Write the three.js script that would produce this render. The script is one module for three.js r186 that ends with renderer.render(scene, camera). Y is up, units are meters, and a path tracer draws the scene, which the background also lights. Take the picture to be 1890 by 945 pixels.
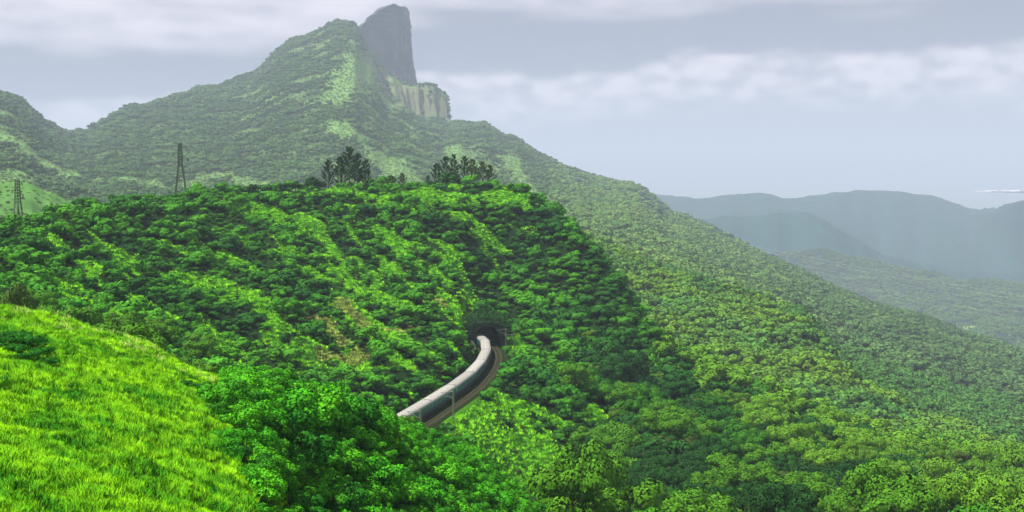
import * as THREE from 'three';
import { createNoise2D, createNoise3D } from 'simplex-noise';
import { mergeGeometries, mergeVertices } from 'three/addons/utils/BufferGeometryUtils.js';

// ---------------------------------------------------------------- camera, sky, sun, exposure, haze
const FOCAL = 2281, CAM_Y = 610, HORIZON = 310;          // focal length in pixels of the 1890 x 945 photograph
const camera = new THREE.PerspectiveCamera(THREE.MathUtils.radToDeg(2 * Math.atan(472.5 / FOCAL)), 2, 0.5, 60000);
camera.position.set(0, CAM_Y, 0);
camera.rotation.x = -Math.atan((472.5 - HORIZON) / FOCAL);
camera.updateMatrixWorld(true);
const scene = new THREE.Scene();
const renderer = new THREE.WebGLRenderer({ antialias: true });
renderer.toneMapping = THREE.LinearToneMapping;
const EXPOSURE = 1.9;
renderer.toneMappingExposure = EXPOSURE;
renderer.shadowMap.enabled = true;
const SUN = new THREE.Vector3(-0.40, 0.87, 0.08).normalize();
const sun = new THREE.DirectionalLight(new THREE.Color(1, 0.96, 0.88), 4.8);
sun.name = 'sun';
sun.position.copy(SUN).multiplyScalar(1500).add(new THREE.Vector3(0, CAM_Y, -500));
sun.target.position.set(0, CAM_Y, -500);
sun.castShadow = true;
sun.shadow.radius = 3;
sun.shadow.mapSize.set(4096, 4096);
Object.assign(sun.shadow.camera, { left: -1200, right: 1200, top: 1200, bottom: -1200, near: 1, far: 4000 });
scene.add(sun, sun.target);
scene.fog = new THREE.FogExp2(new THREE.Color(0.66, 0.78, 0.95), 0.98e-4);

// ---------------------------------------------------------------- small tools
const { clamp, lerp, smoothstep, degToRad } = THREE.MathUtils;
function rng(seed) { let a = seed >>> 0; return () => { a = (a + 0x6d2b79f5) | 0; let t = Math.imul(a ^ (a >>> 15), 1 | a); t = (t + Math.imul(t ^ (t >>> 7), 61 | t)) ^ t; return ((t ^ (t >>> 14)) >>> 0) / 4294967296; }; }
const n2 = createNoise2D(rng(11)), n2b = createNoise2D(rng(12)), n3 = createNoise3D(rng(13));
const fbm = (x, y, o = 4, n = n2) => { let s = 0, a = 0.5; for (let i = 0; i < o; i++) { s += a * n(x, y); x = x * 2.03 + 17.1; y = y * 2.03 - 9.3; a *= 0.5; } return s; };
function pchip(xs, ys) {                                  // monotone cubic through the points
  const n = xs.length, m = new Array(n).fill(0), d = [];
  for (let i = 0; i < n - 1; i++) d.push((ys[i + 1] - ys[i]) / (xs[i + 1] - xs[i]));
  m[0] = d[0]; m[n - 1] = d[n - 2];
  for (let i = 1; i < n - 1; i++) if (d[i - 1] * d[i] > 0) { const a = xs[i] - xs[i - 1], b = xs[i + 1] - xs[i]; m[i] = (3 * (a + b)) / ((2 * b + a) / d[i - 1] + (b + 2 * a) / d[i]); }
  return (x) => {
    if (x <= xs[0]) return ys[0];
    if (x >= xs[n - 1]) return ys[n - 1];
    let lo = 0, hi = n - 1;
    while (hi - lo > 1) { const k = (lo + hi) >> 1; if (xs[k] <= x) lo = k; else hi = k; }
    const h = xs[hi] - xs[lo], t = (x - xs[lo]) / h, t2 = t * t, t3 = t2 * t;
    return ys[lo] * (2 * t3 - 3 * t2 + 1) + h * m[lo] * (t3 - 2 * t2 + t) + ys[hi] * (3 * t2 - 2 * t3) + h * m[hi] * (t3 - t2);
  };
}
const numbers = {};
function numbered(name) { const k = (numbers[name] = (numbers[name] ?? -1) + 1); return k ? name + '_' + String(k).padStart(3, '0') : name; }
function tag(o, label, category, group, kind) {
  Object.assign(o.userData, { label, category });
  if (group) o.userData.group = group;
  if (kind) o.userData.kind = kind;
  return o;
}
function mesh(name, geometry, material, parent = scene) {
  const o = new THREE.Mesh(geometry, material);
  o.name = parent === scene ? numbered(name) : name;
  o.castShadow = o.receiveShadow = true;
  parent.add(o);
  return o;
}
function base(name, x = 0, y = 0, z = 0, turn = 0) { const g = new THREE.Group(); g.name = numbered(name); g.position.set(x, y, z); g.rotation.y = turn; scene.add(g); return g; }
const mat = (r, g, b, rough = 0.9, more = {}) => new THREE.MeshStandardMaterial({ color: new THREE.Color(r, g, b), roughness: rough, ...more });
// a direction through a pixel of the photograph: azimuth (radians, right positive) and slope
const dv = new THREE.Vector3();
function ray(px, py) { dv.set(px - 945, 472.5 - py, -FOCAL).applyEuler(camera.rotation); return [Math.atan2(dv.x, -dv.z), dv.y / Math.hypot(dv.x, dv.z)]; }
const colAz = (px) => ray(px, HORIZON)[0];

// ---------------------------------------------------------------- sky: layered monsoon overcast, computed by direction
{
  const W = 2048, H = 1024, data = new Float32Array(W * H * 4);
  const R = 180 / Math.PI;
  const edge = pchip([-180, -120, -70, -40, -22, -15, -10, -4, 1, 5, 9, 15, 22, 40, 80, 130, 180], [4.2, 5.2, 3.8, 3.0, 2.7, 3.2, 4.1, 4.2, 4.35, 4.75, 5.25, 5.15, 5.1, 4.4, 5.4, 3.8, 4.2]);   // lower edge of the grey bank, degrees up
  const thick = pchip([-180, -120, -70, -40, -22, -14, -9, -5, 0, 8, 15, 22, 40, 80, 130, 180], [3, 2, 3, 2.6, 2.3, 1.9, 1.4, 2.4, 2.9, 2.4, 2.2, 2.2, 3, 2.2, 3, 3]);
  const hazeC = [0.43, 0.455, 0.53], dark = [0.25, 0.295, 0.39], brightC = [0.92, 0.88, 0.97], mid = [0.53, 0.555, 0.65];
  for (let row = 0; row < H; row++) {
    const up = ((row + 0.5) / H - 0.5) * Math.PI, e = up * R;
    for (let col = 0; col < W; col++) {
      const round = ((col + 0.5) / W - 0.5) * 2 * Math.PI, x = Math.cos(round) * Math.cos(up), z = Math.sin(round) * Math.cos(up), y = Math.sin(up);
      const az = Math.atan2(x, -z) * R;
      // low layers seen almost edge-on: stretched sideways
      const cx = Math.cos(az / R), sx = Math.sin(az / R), soft = fbm3(cx * 5, sx * 5, e * 0.55, 5), fine = fbm3(cx * 14 + 3, sx * 14, e * 1.3, 5), puff = fbm3(cx * 26 + 9, sx * 26, e * 1.05, 5);
      const ed = edge(az) + soft * 0.5 + fine * 0.35, th = thick(az) + soft * 0.6;
      const bank = smoothstep(e, ed - 0.22, ed + 0.35) * (1 - smoothstep(e, ed + th * 0.55, ed + th * 1.15 + 0.4));
      const under = smoothstep(e, ed - 3.0 + fine * 0.9, ed - 1.5 + fine * 0.9) * (1 - bank);
      const c = [0, 0, 0];
      // high part of the dome: broken grey cloud in perspective
      const k = 1 / (Math.max(y, 0.02) + 0.12), high = fbm(x * k * 1.2 + 5, z * k * 1.2, 5) * 0.9 + 0.5;
      for (let i = 0; i < 3; i++) {
        let v = lerp(hazeC[i], mid[i], smoothstep(e, 0.3, 2.2));
        v = lerp(v, brightC[i], under * clamp(0.60 + puff * 1.5 + fine * 0.5, 0.05, 1));
        const top = lerp(mid[i], brightC[i], clamp(0.62 + fine * 0.7 + soft * 0.5, 0, 1));
        v = lerp(v, top, smoothstep(e, ed + th * 0.4, ed + th * 1.1));
        v = lerp(v, dark[i] * (1 + fine * 0.16 + puff * 0.12), bank * (0.88 + soft * 0.3));
        v = lerp(v, lerp(dark[i], brightC[i], clamp(high, 0, 1)), smoothstep(e, 9, 20));
        c[i] = v / EXPOSURE;
      }
      data.set([c[0], c[1], c[2], 1], (row * W + col) * 4);
    }
  }
  const sky = new THREE.DataTexture(data, W, H, THREE.RGBAFormat, THREE.FloatType);
  sky.mapping = THREE.EquirectangularReflectionMapping;
  sky.magFilter = THREE.LinearFilter; sky.minFilter = THREE.LinearFilter; sky.needsUpdate = true;
  scene.background = sky; scene.environment = sky;
}
function fbm3(x, y, z, o) { let s = 0, a = 0.5; for (let i = 0; i < o; i++) { s += a * n3(x, y, z); x = x * 2.03 + 7; y = y * 2.03 - 3; z = z * 2.03 + 1; a *= 0.5; } return s; }

// ---------------------------------------------------------------- the lie of the land: crest, foot and valley lines, near to far
// each line: [photograph column, row, metres away, extra metres down for the canopy that grows on it]
const FAR = 1.9;
const LINES = [
  [[0, 1000, 45], [440, 1000, 55], [560, 1050, 80], [700, 1080, 90], [960, 1120, 110], [1100, 1080, 150], [1200, 1040, 185], [1890, 1040, 190]],                                                     // foot of the picture
  [[0, 584, 105], [130, 606, 106], [250, 644, 106], [350, 690, 104], [440, 736, 100], [480, 748, 104], [560, 765, 116], [640, 780, 120], [700, 804, 124], [740, 842, 126], [800, 872, 130], [880, 915, 134], [960, 975, 140], [1100, 1010, 170], [1200, 985, 215], [1890, 1000, 220]],   // crest of the grassy slope
  [[0, 650, 165], [200, 690, 175], [440, 800, 190], [600, 880, 220], [740, 930, 260], [850, 890, 300], [950, 1000, 300], [1050, 950, 300], [1200, 905, 300], [1500, 950, 290], [1890, 970, 300]],   // gully
  [[0, 570, 250], [200, 620, 265], [440, 730, 285], [600, 830, 270], [735, 799, 303], [809, 754, 334], [852, 725, 357], [880, 699, 381], [897, 672, 409], [912, 655, 430], [935, 668, 425], [1000, 715, 410], [1200, 755, 400], [1500, 830, 400], [1890, 900, 415]],   // railway ledge
  [[0, 485, 350], [300, 495, 420], [500, 485, 460], [640, 510, 465], [800, 548, 460], [850, 575, 458], [872, 592, 465], [900, 586, 482], [940, 570, 500], [1000, 545, 515], [1100, 575, 500], [1200, 680, 460], [1300, 740, 440], [1890, 885, 470]],   // shoulder
  [[0, 428, 420], [150, 402, 450], [250, 384, 500], [400, 368, 540], [500, 364, 570], [640, 355, 590], [760, 350, 600], [900, 352, 600], [955, 358, 595], [1000, 384, 580], [1050, 422, 560], [1100, 476, 545], [1150, 545, 520], [1200, 618, 500], [1300, 698, 480], [1400, 740, 470], [1500, 782, 470], [1700, 842, 490], [1890, 882, 520]],   // crest of the wooded hill
  [[0, 480, 600], [300, 470, 750], [640, 450, 800], [900, 440, 820], [1000, 480, 780], [1100, 570, 720], [1200, 675, 640], [1300, 730, 620], [1500, 810, 590], [1890, 868, 610]],                     // valley behind it
  [[0, 338, 900], [60, 348, 900], [130, 384, 880], [200, 410, 900], [330, 425, 950], [500, 425, 1000], [640, 405, 1100], [900, 385, 1200], [1000, 405, 1150], [1100, 455, 1050], [1200, 505, 1000], [1300, 538, 930], [1480, 600, 850], [1560, 704, 740], [1700, 788, 680], [1890, 834, 680]],   // spur
  [[0, 350, 1150], [130, 390, 1150], [330, 405, 1200], [640, 395, 1300], [900, 375, 1400], [1000, 400, 1350], [1100, 450, 1250], [1300, 530, 1080], [1480, 603, 990], [1560, 676, 880], [1700, 750, 800], [1890, 802, 800]],   // dip
  [[-300, 110, 1800], [0, 174, 1900], [30, 190, 1950], [60, 210, 2000], [90, 236, 2050], [125, 251, 2100], [150, 249, 2150], [175, 235, 2200], [240, 209, 2300], [330, 186, 2400], [410, 169, 2500], [440, 154, 2550], [490, 132, 2600], [510, 110, 2620], [550, 84, 2650], [590, 74, 2660], [610, 63, 2660], [628, 57, 2660], [644, 54, 2660], [653, 55, 2660], [661, 70, 2660], [680, 106, 2650], [720, 146, 2640], [768, 182, 2620], [800, 205, 2600], [828, 232, 2560], [850, 230, 2500], [940, 257, 2350], [1000, 294, 2200], [1100, 332, 2000], [1180, 350, 1900], [1200, 362, 1880], [1230, 388, 1830], [1330, 434, 1720], [1420, 483, 1600], [1500, 520, 1500], [1600, 566, 1400], [1700, 597, 1350], [1890, 672, 1300]],   // skyline of peak and long ridge
  [[0, 260, 2700], [700, 260, 3200], [900, 480, 3000], [1000, 520, 2900], [1400, 620, 2200], [1600, 700, 1950], [1890, 735, 1650]],   // behind the ridge
  [[0, 300, 3000], [700, 300, 3500], [900, 480, 3400], [1200, 500, 3300], [1500, 566, 2700], [1890, 608, 2300]],                        // valley floor
  [[0, 330, 3600], [900, 430, 3700], [1250, 410, 3600], [1400, 400, 3600], [1480, 392, 3700], [1560, 432, 3600], [1640, 480, 3400], [1890, 530, 3200]],   // lower far spur
  [[0, 330, 4200], [900, 420, 4300], [1250, 405, 4300], [1480, 398, 4200], [1560, 432, 4100], [1640, 470, 4000], [1890, 505, 3800]],
  [[0, 340, 5500], [900, 372, 5500], [1220, 360, 5200], [1290, 368, 5000], [1380, 359, 5000], [1425, 361, 5000], [1445, 367, 5000], [1500, 361, 5100], [1580, 355, 5200], [1640, 351, 5200], [1690, 357, 5200], [1740, 371, 5100], [1800, 388, 5000], [1830, 389, 4800], [1860, 379, 4500], [1890, 373, 4300], [2050, 345, 4300]],   // far blue ridge
  [[0, 480, 7200], [1890, 440, 7000]],
].map((pts, k) => {
  const far = [1, 1, 1, 1, 1, 1, 1, 1.05, 1.15, FAR, 1.6, 1.6, 1.6, 1.6, 1.52, 1.7][k];
  const q = pts.map(([px, py, dd]) => { const [a, s] = ray(px, py), d = dd * far; return [a, d, s * d]; });
  const a = q.map((p) => p[0]);
  return { d: pchip(a, q.map((p) => p[1])), h: pchip(a, q.map((p) => p[2])) };
});
const AZ0 = degToRad(-31), AZ1 = degToRad(31), NCOL = 640;
const columns = [];
for (let i = 0; i <= NCOL; i++) {
  const a = lerp(AZ0, AZ1, i / NCOL), ds = [2], hs = [-2.2];
  for (const l of LINES) { ds.push(Math.max(l.d(a), ds[ds.length - 1] + 2)); hs.push(l.h(a)); }
  columns.push({ ds, f: pchip(ds, hs) });
}
// the railway: plan of the left-hand track (x, z), level
const RAIL_Y = -65;
const trackPts = [[-58, -215], [-42, -255], [-34, -280], [-26.8, -306], [-19.9, -334], [-14.6, -358], [-10.9, -383], [-9.0, -409], [-9.3, -432], [-11.5, -449], [-16, -472], [-23, -500]].map(([x, z]) => new THREE.Vector3(x, RAIL_Y, z));
const track = new THREE.CatmullRomCurve3(trackPts, false, 'centripetal');
const trackS = track.getSpacedPoints(400), TRACK_LEN = track.getLength();
const PORTAL_S = (() => { let best = 0, bd = 1e9; trackS.forEach((p, i) => { const q = Math.hypot(p.x + 11.3, p.z + 447); if (q < bd) { bd = q; best = i; } }); return best; })();
function trackAt(x, z) {                                   // [distance to the side (right positive), index along]
  let bd = 1e9, bi = 0;
  for (let i = 0; i < trackS.length; i += 2) { const p = trackS[i], q = (p.x - x) ** 2 + (p.z - z) ** 2; if (q < bd) { bd = q; bi = i; } }
  const a = trackS[Math.max(0, bi - 1)], b = trackS[Math.min(400, bi + 1)], tx = b.x - a.x, tz = b.z - a.z, l = Math.hypot(tx, tz), p = trackS[bi];
  return [((x - p.x) * -tz + (z - p.z) * tx) / l, bi, Math.sqrt(bd)];
}
function wild(x, z, d) {                                   // relief at every scale, in proportion to the distance at which it is seen
  let s = 0, lam = 0.9;
  for (let i = 0; i < 11; i++, lam *= 2.1) {
    const w = smoothstep(lam, 0.004 * d, 0.012 * d) * (1 - smoothstep(lam, 0.07 * d, 0.16 * d));
    if (w > 0.01) s += w * lam * (i % 2 ? 0.05 * n2(x / lam + i * 7, z / lam) : 0.10 * (0.5 - Math.abs(n2b(x / lam, z / lam + i * 5))));
  }
  return s * (1 - 0.6 * smoothstep(d, 1300, 2200));
}
function ribs(x, z, d) {                                   // gullies that run down the faces, to the right and towards the viewer
  const w = smoothstep(d, 280, 380) * (1 - smoothstep(d, 5150, 6800));
  if (w < 0.01) return 0;
  const L = d < 800 ? 1 : d / 800, u = (x * 0.62 - z * 0.78 * 0.9) / L, v = (x * 0.85 + z * 0.52) / L;
  return w * L * (2.6 * (0.5 - Math.abs(n2(u / 34, v / 150))) + 1.3 * n2b(u / 14, v / 70));
}
const BLUFF = [645, 728, 826, 833, 682, 728, 772, 796].map(colAz);
function ground(x, z) {
  const a = Math.atan2(x, -z), d = Math.hypot(x, z), t = clamp((a - AZ0) / (AZ1 - AZ0), 0, 0.99999) * NCOL, i = Math.floor(t);
  let h = lerp(columns[i].f(d), columns[i + 1].f(d), t - i);
  h += wild(x, z, d) + ribs(x, z, d) * (a > 0 && d > 560 ? 0.5 : 1);
  if (d > 2900 && d < 4500 && a > BLUFF[4] && a < BLUFF[2]) {   // hollow at the foot of the buttress
    const dd = d + 26 * n2b(a * 60, 3) + 22 * n2(x / 34, z / 34) + 12 * n2b(x / 13, z / 13);
    h -= 60 * smoothstep(a, BLUFF[4], BLUFF[5]) * (1 - smoothstep(a, BLUFF[6], BLUFF[2])) * smoothstep(d, 2900, 4200) * (1 - smoothstep(dd, 4330, 4412));
  }
  if (d > 4140 && d < 5700 && a > BLUFF[0] && a < BLUFF[3]) {   // the buttress below the pinnacle: flat top, steep front, sheer right side
    const dd = d + 26 * n2b(a * 60, 3) + 22 * n2(x / 34, z / 34) + 12 * n2b(x / 13, z / 13), m = smoothstep(a, BLUFF[0], BLUFF[1]) * (1 - smoothstep(a, BLUFF[2], BLUFF[3])) * smoothstep(dd, 4330, 4412) * (1 - smoothstep(d, 5360, 5700));
    h += m * Math.max(0, 289 - 34 * smoothstep(a, BLUFF[7], BLUFF[2]) + 6 * n2(x / 40, z / 40) - h);
  }
  if (d < 112) h += (1 - smoothstep(d, 85, 112)) * (0.26 * n2((x * 0.9 - z * 0.25) / 4.5, (x * 0.3 + z) / 1.1) + 0.12 * n2b((x * 0.9 - z * 0.25) / 2.2, (x * 0.3 + z) / 0.6));
  if (d > 215 && d < 520 && x > -110 && x < 40) {
    const [side, at, dist] = trackAt(x, z);
    if (at < PORTAL_S + 34 && at > 0) {
      const inHill = at > PORTAL_S, l = inHill ? -4.6 : -3.6, r = inHill ? 9 : 7.6;
      const w = side < l ? 1 - smoothstep(l - side, 0, inHill ? 1.5 : 7) : side > r ? 1 - smoothstep(side - r, inHill ? 0 : -5, inHill ? 1.5 : 34) : 1;
      const end = smoothstep(at, 0, 8);
      if (dist < 46) h = lerp(h, Math.min(RAIL_Y - 0.35, side > r ? RAIL_Y - 0.35 : 1e9), w * end);
    }
  }
  return h;                                               // relative to the camera
}
// distance along a column for a pixel: where its sight line first meets the ground, searched from `from` metres on
function hit(px, py, from = 30, to = 12500) {
  const [a, s] = ray(px, py);
  let d = from, prev = from;
  while (d < to) { if (ground(Math.sin(a) * d, -Math.cos(a) * d) >= s * d) break; prev = d; d *= 1.004; }
  return [Math.sin(a) * d, -Math.cos(a) * d, d];
}

// ---------------------------------------------------------------- where grass, bare earth, meadow and the sunlit tint of the peak lie (streaks laid out on the ground)
function streak(px, w) { const p = px.map(([x, y]) => hit(x, y, 235)); return { p, w }; }
const GRASS = [
  streak([[510, 398], [545, 405], [575, 425]], 6), streak([[445, 392], [480, 398]], 3), streak([[555, 425], [610, 460], [640, 500]], 3), streak([[650, 480], [700, 530]], 2.6),
  streak([[340, 530], [400, 535], [455, 540], [490, 560]], 8), streak([[480, 560], [520, 610]], 3), streak([[715, 440], [745, 470], [770, 500]], 4), streak([[560, 500], [600, 520]], 3),
  streak([[815, 545], [845, 575], [862, 610], [866, 640]], 4), streak([[560, 640], [600, 690]], 3), streak([[735, 660], [765, 685], [795, 705]], 3.4), streak([[670, 590], [700, 620]], 6),
  streak([[610, 560], [650, 600]], 3), streak([[640, 650], [690, 690]], 2.5), streak([[250, 555], [330, 600]], 3), streak([[820, 640], [855, 668]], 3), streak([[300, 445], [350, 470]], 2.5), streak([[130, 470], [180, 500]], 2.5),
  streak([[880, 770], [940, 850], [990, 905]], 13), streak([[930, 745], [1000, 830]], 8), streak([[590, 470], [640, 520], [690, 560]], 3.5), streak([[700, 480], [760, 530]], 3), streak([[420, 470], [470, 505]], 3.5), streak([[200, 500], [260, 530]], 3), streak([[790, 500], [830, 530]], 3), streak([[500, 620], [560, 670]], 3), streak([[700, 640], [740, 680]], 3), streak([[850, 600], [868, 650]], 4), streak([[640, 380], [690, 385]], 3), streak([[90, 520], [150, 540]], 3),
  streak([[690, 362], [760, 362], [850, 362], [955, 364]], 9), streak([[830, 455], [850, 475]], 2.4), streak([[380, 600], [420, 650]], 2.5), streak([[680, 460], [640, 420]], 2.2),
  streak([[860, 770], [930, 810], [1000, 870]], 12), streak([[830, 765], [880, 740]], 6), streak([[900, 720], [950, 770]], 6), streak([[945, 640], [985, 665], [1020, 690]], 4), streak([[985, 755], [1060, 800]], 4), streak([[1085, 760], [1130, 800]], 4), streak([[940, 880], [980, 920]], 6),
  streak([[1245, 890], [1275, 920]], 4), streak([[1760, 900], [1840, 925]], 4), streak([[880, 820], [960, 880]], 6),
];
const EARTH = [streak([[585, 585], [640, 635]], 3.6), streak([[630, 560], [675, 600]], 2.8), streak([[640, 630], [670, 660]], 3), streak([[775, 555], [805, 560]], 4), streak([[715, 610], [770, 615]], 3), streak([[600, 660], [650, 665]], 3), streak([[690, 270], [740, 320]], 1)];
function near(list, x, z, rough) {
  let best = -9;
  const wob = rough * n2(x / 9, z / 9) + rough * 0.6 * n2b(x / 3.5, z / 3.5);
  for (const { p, w } of list) for (let i = 0; i < p.length - 1; i++) {
    const [ax, az] = p[i], [bx, bz] = p[i + 1], ux = bx - ax, uz = bz - az, t = clamp(((x - ax) * ux + (z - az) * uz) / (ux * ux + uz * uz), 0, 1);
    const q = Math.hypot(x - ax - t * ux, z - az - t * uz);
    if (q < w * 3) best = Math.max(best, 1 - q / w + wob);
  }
  return best;
}
const MEADOW_SUNLIT = [[[[615, 185], [640, 160], [700, 140]], 26], [[[620, 230], [650, 250]], 22], [[[700, 185], [760, 172]], 18], [[[700, 285], [740, 320], [760, 340]], 30], [[[830, 275], [880, 310]], 30], [[[705, 205], [760, 235], [800, 250]], 20], [[[500, 130], [560, 90], [610, 75]], 22], [[[640, 100], [660, 130]], 14],  // meadow, plus patches whose paler tint stands for the sunlit peak slope
  [[[0, 330], [60, 350], [140, 395]], 40], [[[0, 380], [40, 385], [120, 410]], 50], [[[0, 250], [60, 290], [130, 330]], 40], [[[220, 330], [330, 345], [420, 320]], 16], [[[430, 330], [540, 360]], 18], [[[940, 290], [1010, 380]], 20], [[[1010, 370], [1090, 440]], 18]]
  .map(([px, w]) => ({ w: w * FAR, p: px.map(([x, y]) => hit(x, y, 780)) }));
const open = (x, z) => { let best = -9; const wob = 0.5 * n2(x / 40, z / 40) + 0.45 * n2b(x / 15, z / 15); for (const { p, w } of MEADOW_SUNLIT) for (let i = 0; i < p.length - 1; i++) { const [ax, az] = p[i], [bx, bz] = p[i + 1], ux = bx - ax, uz = bz - az, t = clamp(((x - ax) * ux + (z - az) * uz) / (ux * ux + uz * uz), 0, 1), q = Math.hypot(x - ax - t * ux, z - az - t * uz); if (q < w * 3) best = Math.max(best, 1 - q / w + wob); } return best; };
const lawn = (x, z) => near(GRASS, x, z, 0.45), bare = (x, z) => near(EARTH, x, z, 0.5);
function streaky(x, z, d) {                                // thin stripes of open grass between the ribs of scrub
  const L = d < 800 ? 1 : d / 800, u = (x * 0.62 - z * 0.70) / L, v = (x * 0.85 + z * 0.52) / L;
  return n2(u / 11 + 40, v / 60) * 0.6 + n2b(u / 26, v / 90 + 9) * 0.55;
}

const EDGE = [[525, 945], [470, 900], [405, 830], [378, 770], [440, 722]].map(([px, py]) => { const [x, z, d] = hit(px, py, 30, 130); return [d, Math.atan2(x, -z)]; }).sort((p, q) => p[0] - q[0]);
const edgeAz = pchip(EDGE.map((p) => p[0]), EDGE.map((p) => p[1]));
const thicket = (a, d, x, z) => d < 235 && a > edgeAz(d) + (0.7 / d) * n2(x / 3, z / 3);
// ---------------------------------------------------------------- terrain meshes, one per hill
const C = (r, g, b) => [r, g, b];
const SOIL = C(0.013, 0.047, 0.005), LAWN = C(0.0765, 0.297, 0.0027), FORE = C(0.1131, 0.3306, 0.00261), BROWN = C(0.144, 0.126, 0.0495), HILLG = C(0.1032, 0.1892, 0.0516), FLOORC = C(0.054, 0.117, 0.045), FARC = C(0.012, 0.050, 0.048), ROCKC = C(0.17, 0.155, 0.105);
const mixc = (a, b, t) => [lerp(a[0], b[0], t), lerp(a[1], b[1], t), lerp(a[2], b[2], t)];
function groundColour(x, z, d, a, slopeY) {
  const v = 1 + 0.35 * fbm(x / (d * 0.02), z / (d * 0.02), 3);
  let c;
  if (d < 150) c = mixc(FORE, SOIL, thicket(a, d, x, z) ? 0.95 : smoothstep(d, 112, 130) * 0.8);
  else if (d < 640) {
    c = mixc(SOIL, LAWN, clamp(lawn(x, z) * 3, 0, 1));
    if (streaky(x, z, d) > 0.42) c = mixc(c, LAWN, 0.7);
    c = mixc(c, BROWN, clamp(bare(x, z) * 2.5, 0, 0.65));
  } else if (d < LINES[9].d(a) + 120) {
    c = mixc(HILLG, SOIL, clamp(0.5 + 1.3 * fbm(x / 160, z / 160, 5) + 0.5 * n2(x / 18, z / 18), 0, 0.9));
    const o = clamp(open(x, z) + 0.45, 0, 1);
    c = mixc(c, mixc(d < 1500 ? C(0.06, 0.15, 0.03) : C(0.10, 0.20, 0.048), C(0.23, 0.21, 0.12), clamp(0.4 + 1.4 * fbm(x / 50, z / 50, 3), 0, 1) * smoothstep(d, 3610, 4200)), o);
    c = mixc(c, mixc(ROCKC, C(0.13, 0.17, 0.06), smoothstep(fbm(x / 30, (z + x) / 22, 4), -0.3, 0.2)), clamp((0.72 - slopeY) * 6, 0, 1) * smoothstep(d, 3610, 4340));
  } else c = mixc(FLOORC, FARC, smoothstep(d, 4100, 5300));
  if (a > 0.3 && d > 3568 && d < 3760) c = C(0.26, 0.33, 0.10);
  return [c[0] * v, c[1] * v, c[2] * v];
}
const grain = (() => {                                      // fine mottling of turf and earth
  const S = 512, px = new Uint8Array(S * S * 4), r = rng(5);
  for (let y = 0; y < S; y++) for (let x = 0; x < S; x++) {
    const u = (x / S) * 2 * Math.PI, v = (y / S) * 2 * Math.PI;
    const q = 0.80 + 0.30 * fbm3(Math.cos(u) * 2.2 + 3 * Math.cos(v), Math.sin(u) * 2.2, Math.sin(v) * 3, 5) + 0.12 * (r() - 0.5);
    px.set([clamp(q * 235, 0, 255), clamp(q * 240, 0, 255), clamp(q * 225, 0, 255), 255], (y * S + x) * 4);
  }
  const t = new THREE.DataTexture(px, S, S);
  t.wrapS = t.wrapT = THREE.RepeatWrapping; t.magFilter = THREE.LinearFilter; t.colorSpace = THREE.SRGBColorSpace; t.needsUpdate = true;
  return t;
})();
const turfMat = new THREE.MeshPhysicalMaterial({ specularIntensity: 0.2, vertexColors: true, roughness: 0.95, map: grain, bumpMap: grain, bumpScale: 0.3 });
const farMat = new THREE.MeshPhysicalMaterial({ specularIntensity: 0.2, vertexColors: true, roughness: 0.95 });
function land(name, segs, label, category, a0 = 0, a1 = NCOL, uvScale = 6) {
  const ts = [];
  for (const [k, n] of segs) for (let j = 0; j < n; j++) ts.push([k, j / n]);
  ts.push([segs[segs.length - 1][0], 1]);
  const w = a1 - a0 + 1, pos = [], uv = [], idx = [];
  for (const [k, t] of ts) for (let i = a0; i <= a1; i++) {
    const a = lerp(AZ0, AZ1, i / NCOL), { ds } = columns[i], d = lerp(ds[k], ds[k + 1], t), x = Math.sin(a) * d, z = -Math.cos(a) * d;
    pos.push(x, CAM_Y + ground(x, z), z); uv.push(x / uvScale, z / uvScale);
  }
  for (let r = 0; r < ts.length - 1; r++) for (let i = 0; i < w - 1; i++) { const p = r * w + i; idx.push(p, p + 1, p + w, p + 1, p + w + 1, p + w); }
  const g = new THREE.BufferGeometry();
  g.setAttribute('position', new THREE.Float32BufferAttribute(pos, 3)); g.setAttribute('uv', new THREE.Float32BufferAttribute(uv, 2)); g.setIndex(idx);
  g.computeVertexNormals();
  const col = [], nn = g.attributes.normal;
  for (let i = 0; i < pos.length / 3; i++) { const x = pos[i * 3], z = pos[i * 3 + 2]; col.push(...groundColour(x, z, Math.hypot(x, z), Math.atan2(x, -z), nn.getY(i))); }
  g.setAttribute('color', new THREE.Float32BufferAttribute(col, 3));
  return tag(mesh(name, g, uvScale < 20 ? turfMat : farMat), label, category, null, 'structure');
}
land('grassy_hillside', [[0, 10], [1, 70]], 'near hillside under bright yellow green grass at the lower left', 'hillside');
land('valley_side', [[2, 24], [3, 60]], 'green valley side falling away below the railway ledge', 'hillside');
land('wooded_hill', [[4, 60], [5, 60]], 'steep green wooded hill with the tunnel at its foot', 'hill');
land('valley', [[6, 16], [7, 50]], 'forested valley floor and spur behind the wooded hill', 'valley', 0, NCOL, 30);
land('mountain', [[8, 14], [9, 215], [10, 10]], 'mountain and long ridge rising behind the wooded hill to the rocky peak', 'mountain', 0, NCOL, 30);
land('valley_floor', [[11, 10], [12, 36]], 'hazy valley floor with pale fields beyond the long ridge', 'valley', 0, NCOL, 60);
land('distant_ridge', [[13, 8], [14, 46], [15, 10]], 'blue distant ridge in haze at the right', 'hill', 0, NCOL, 60);
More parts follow.
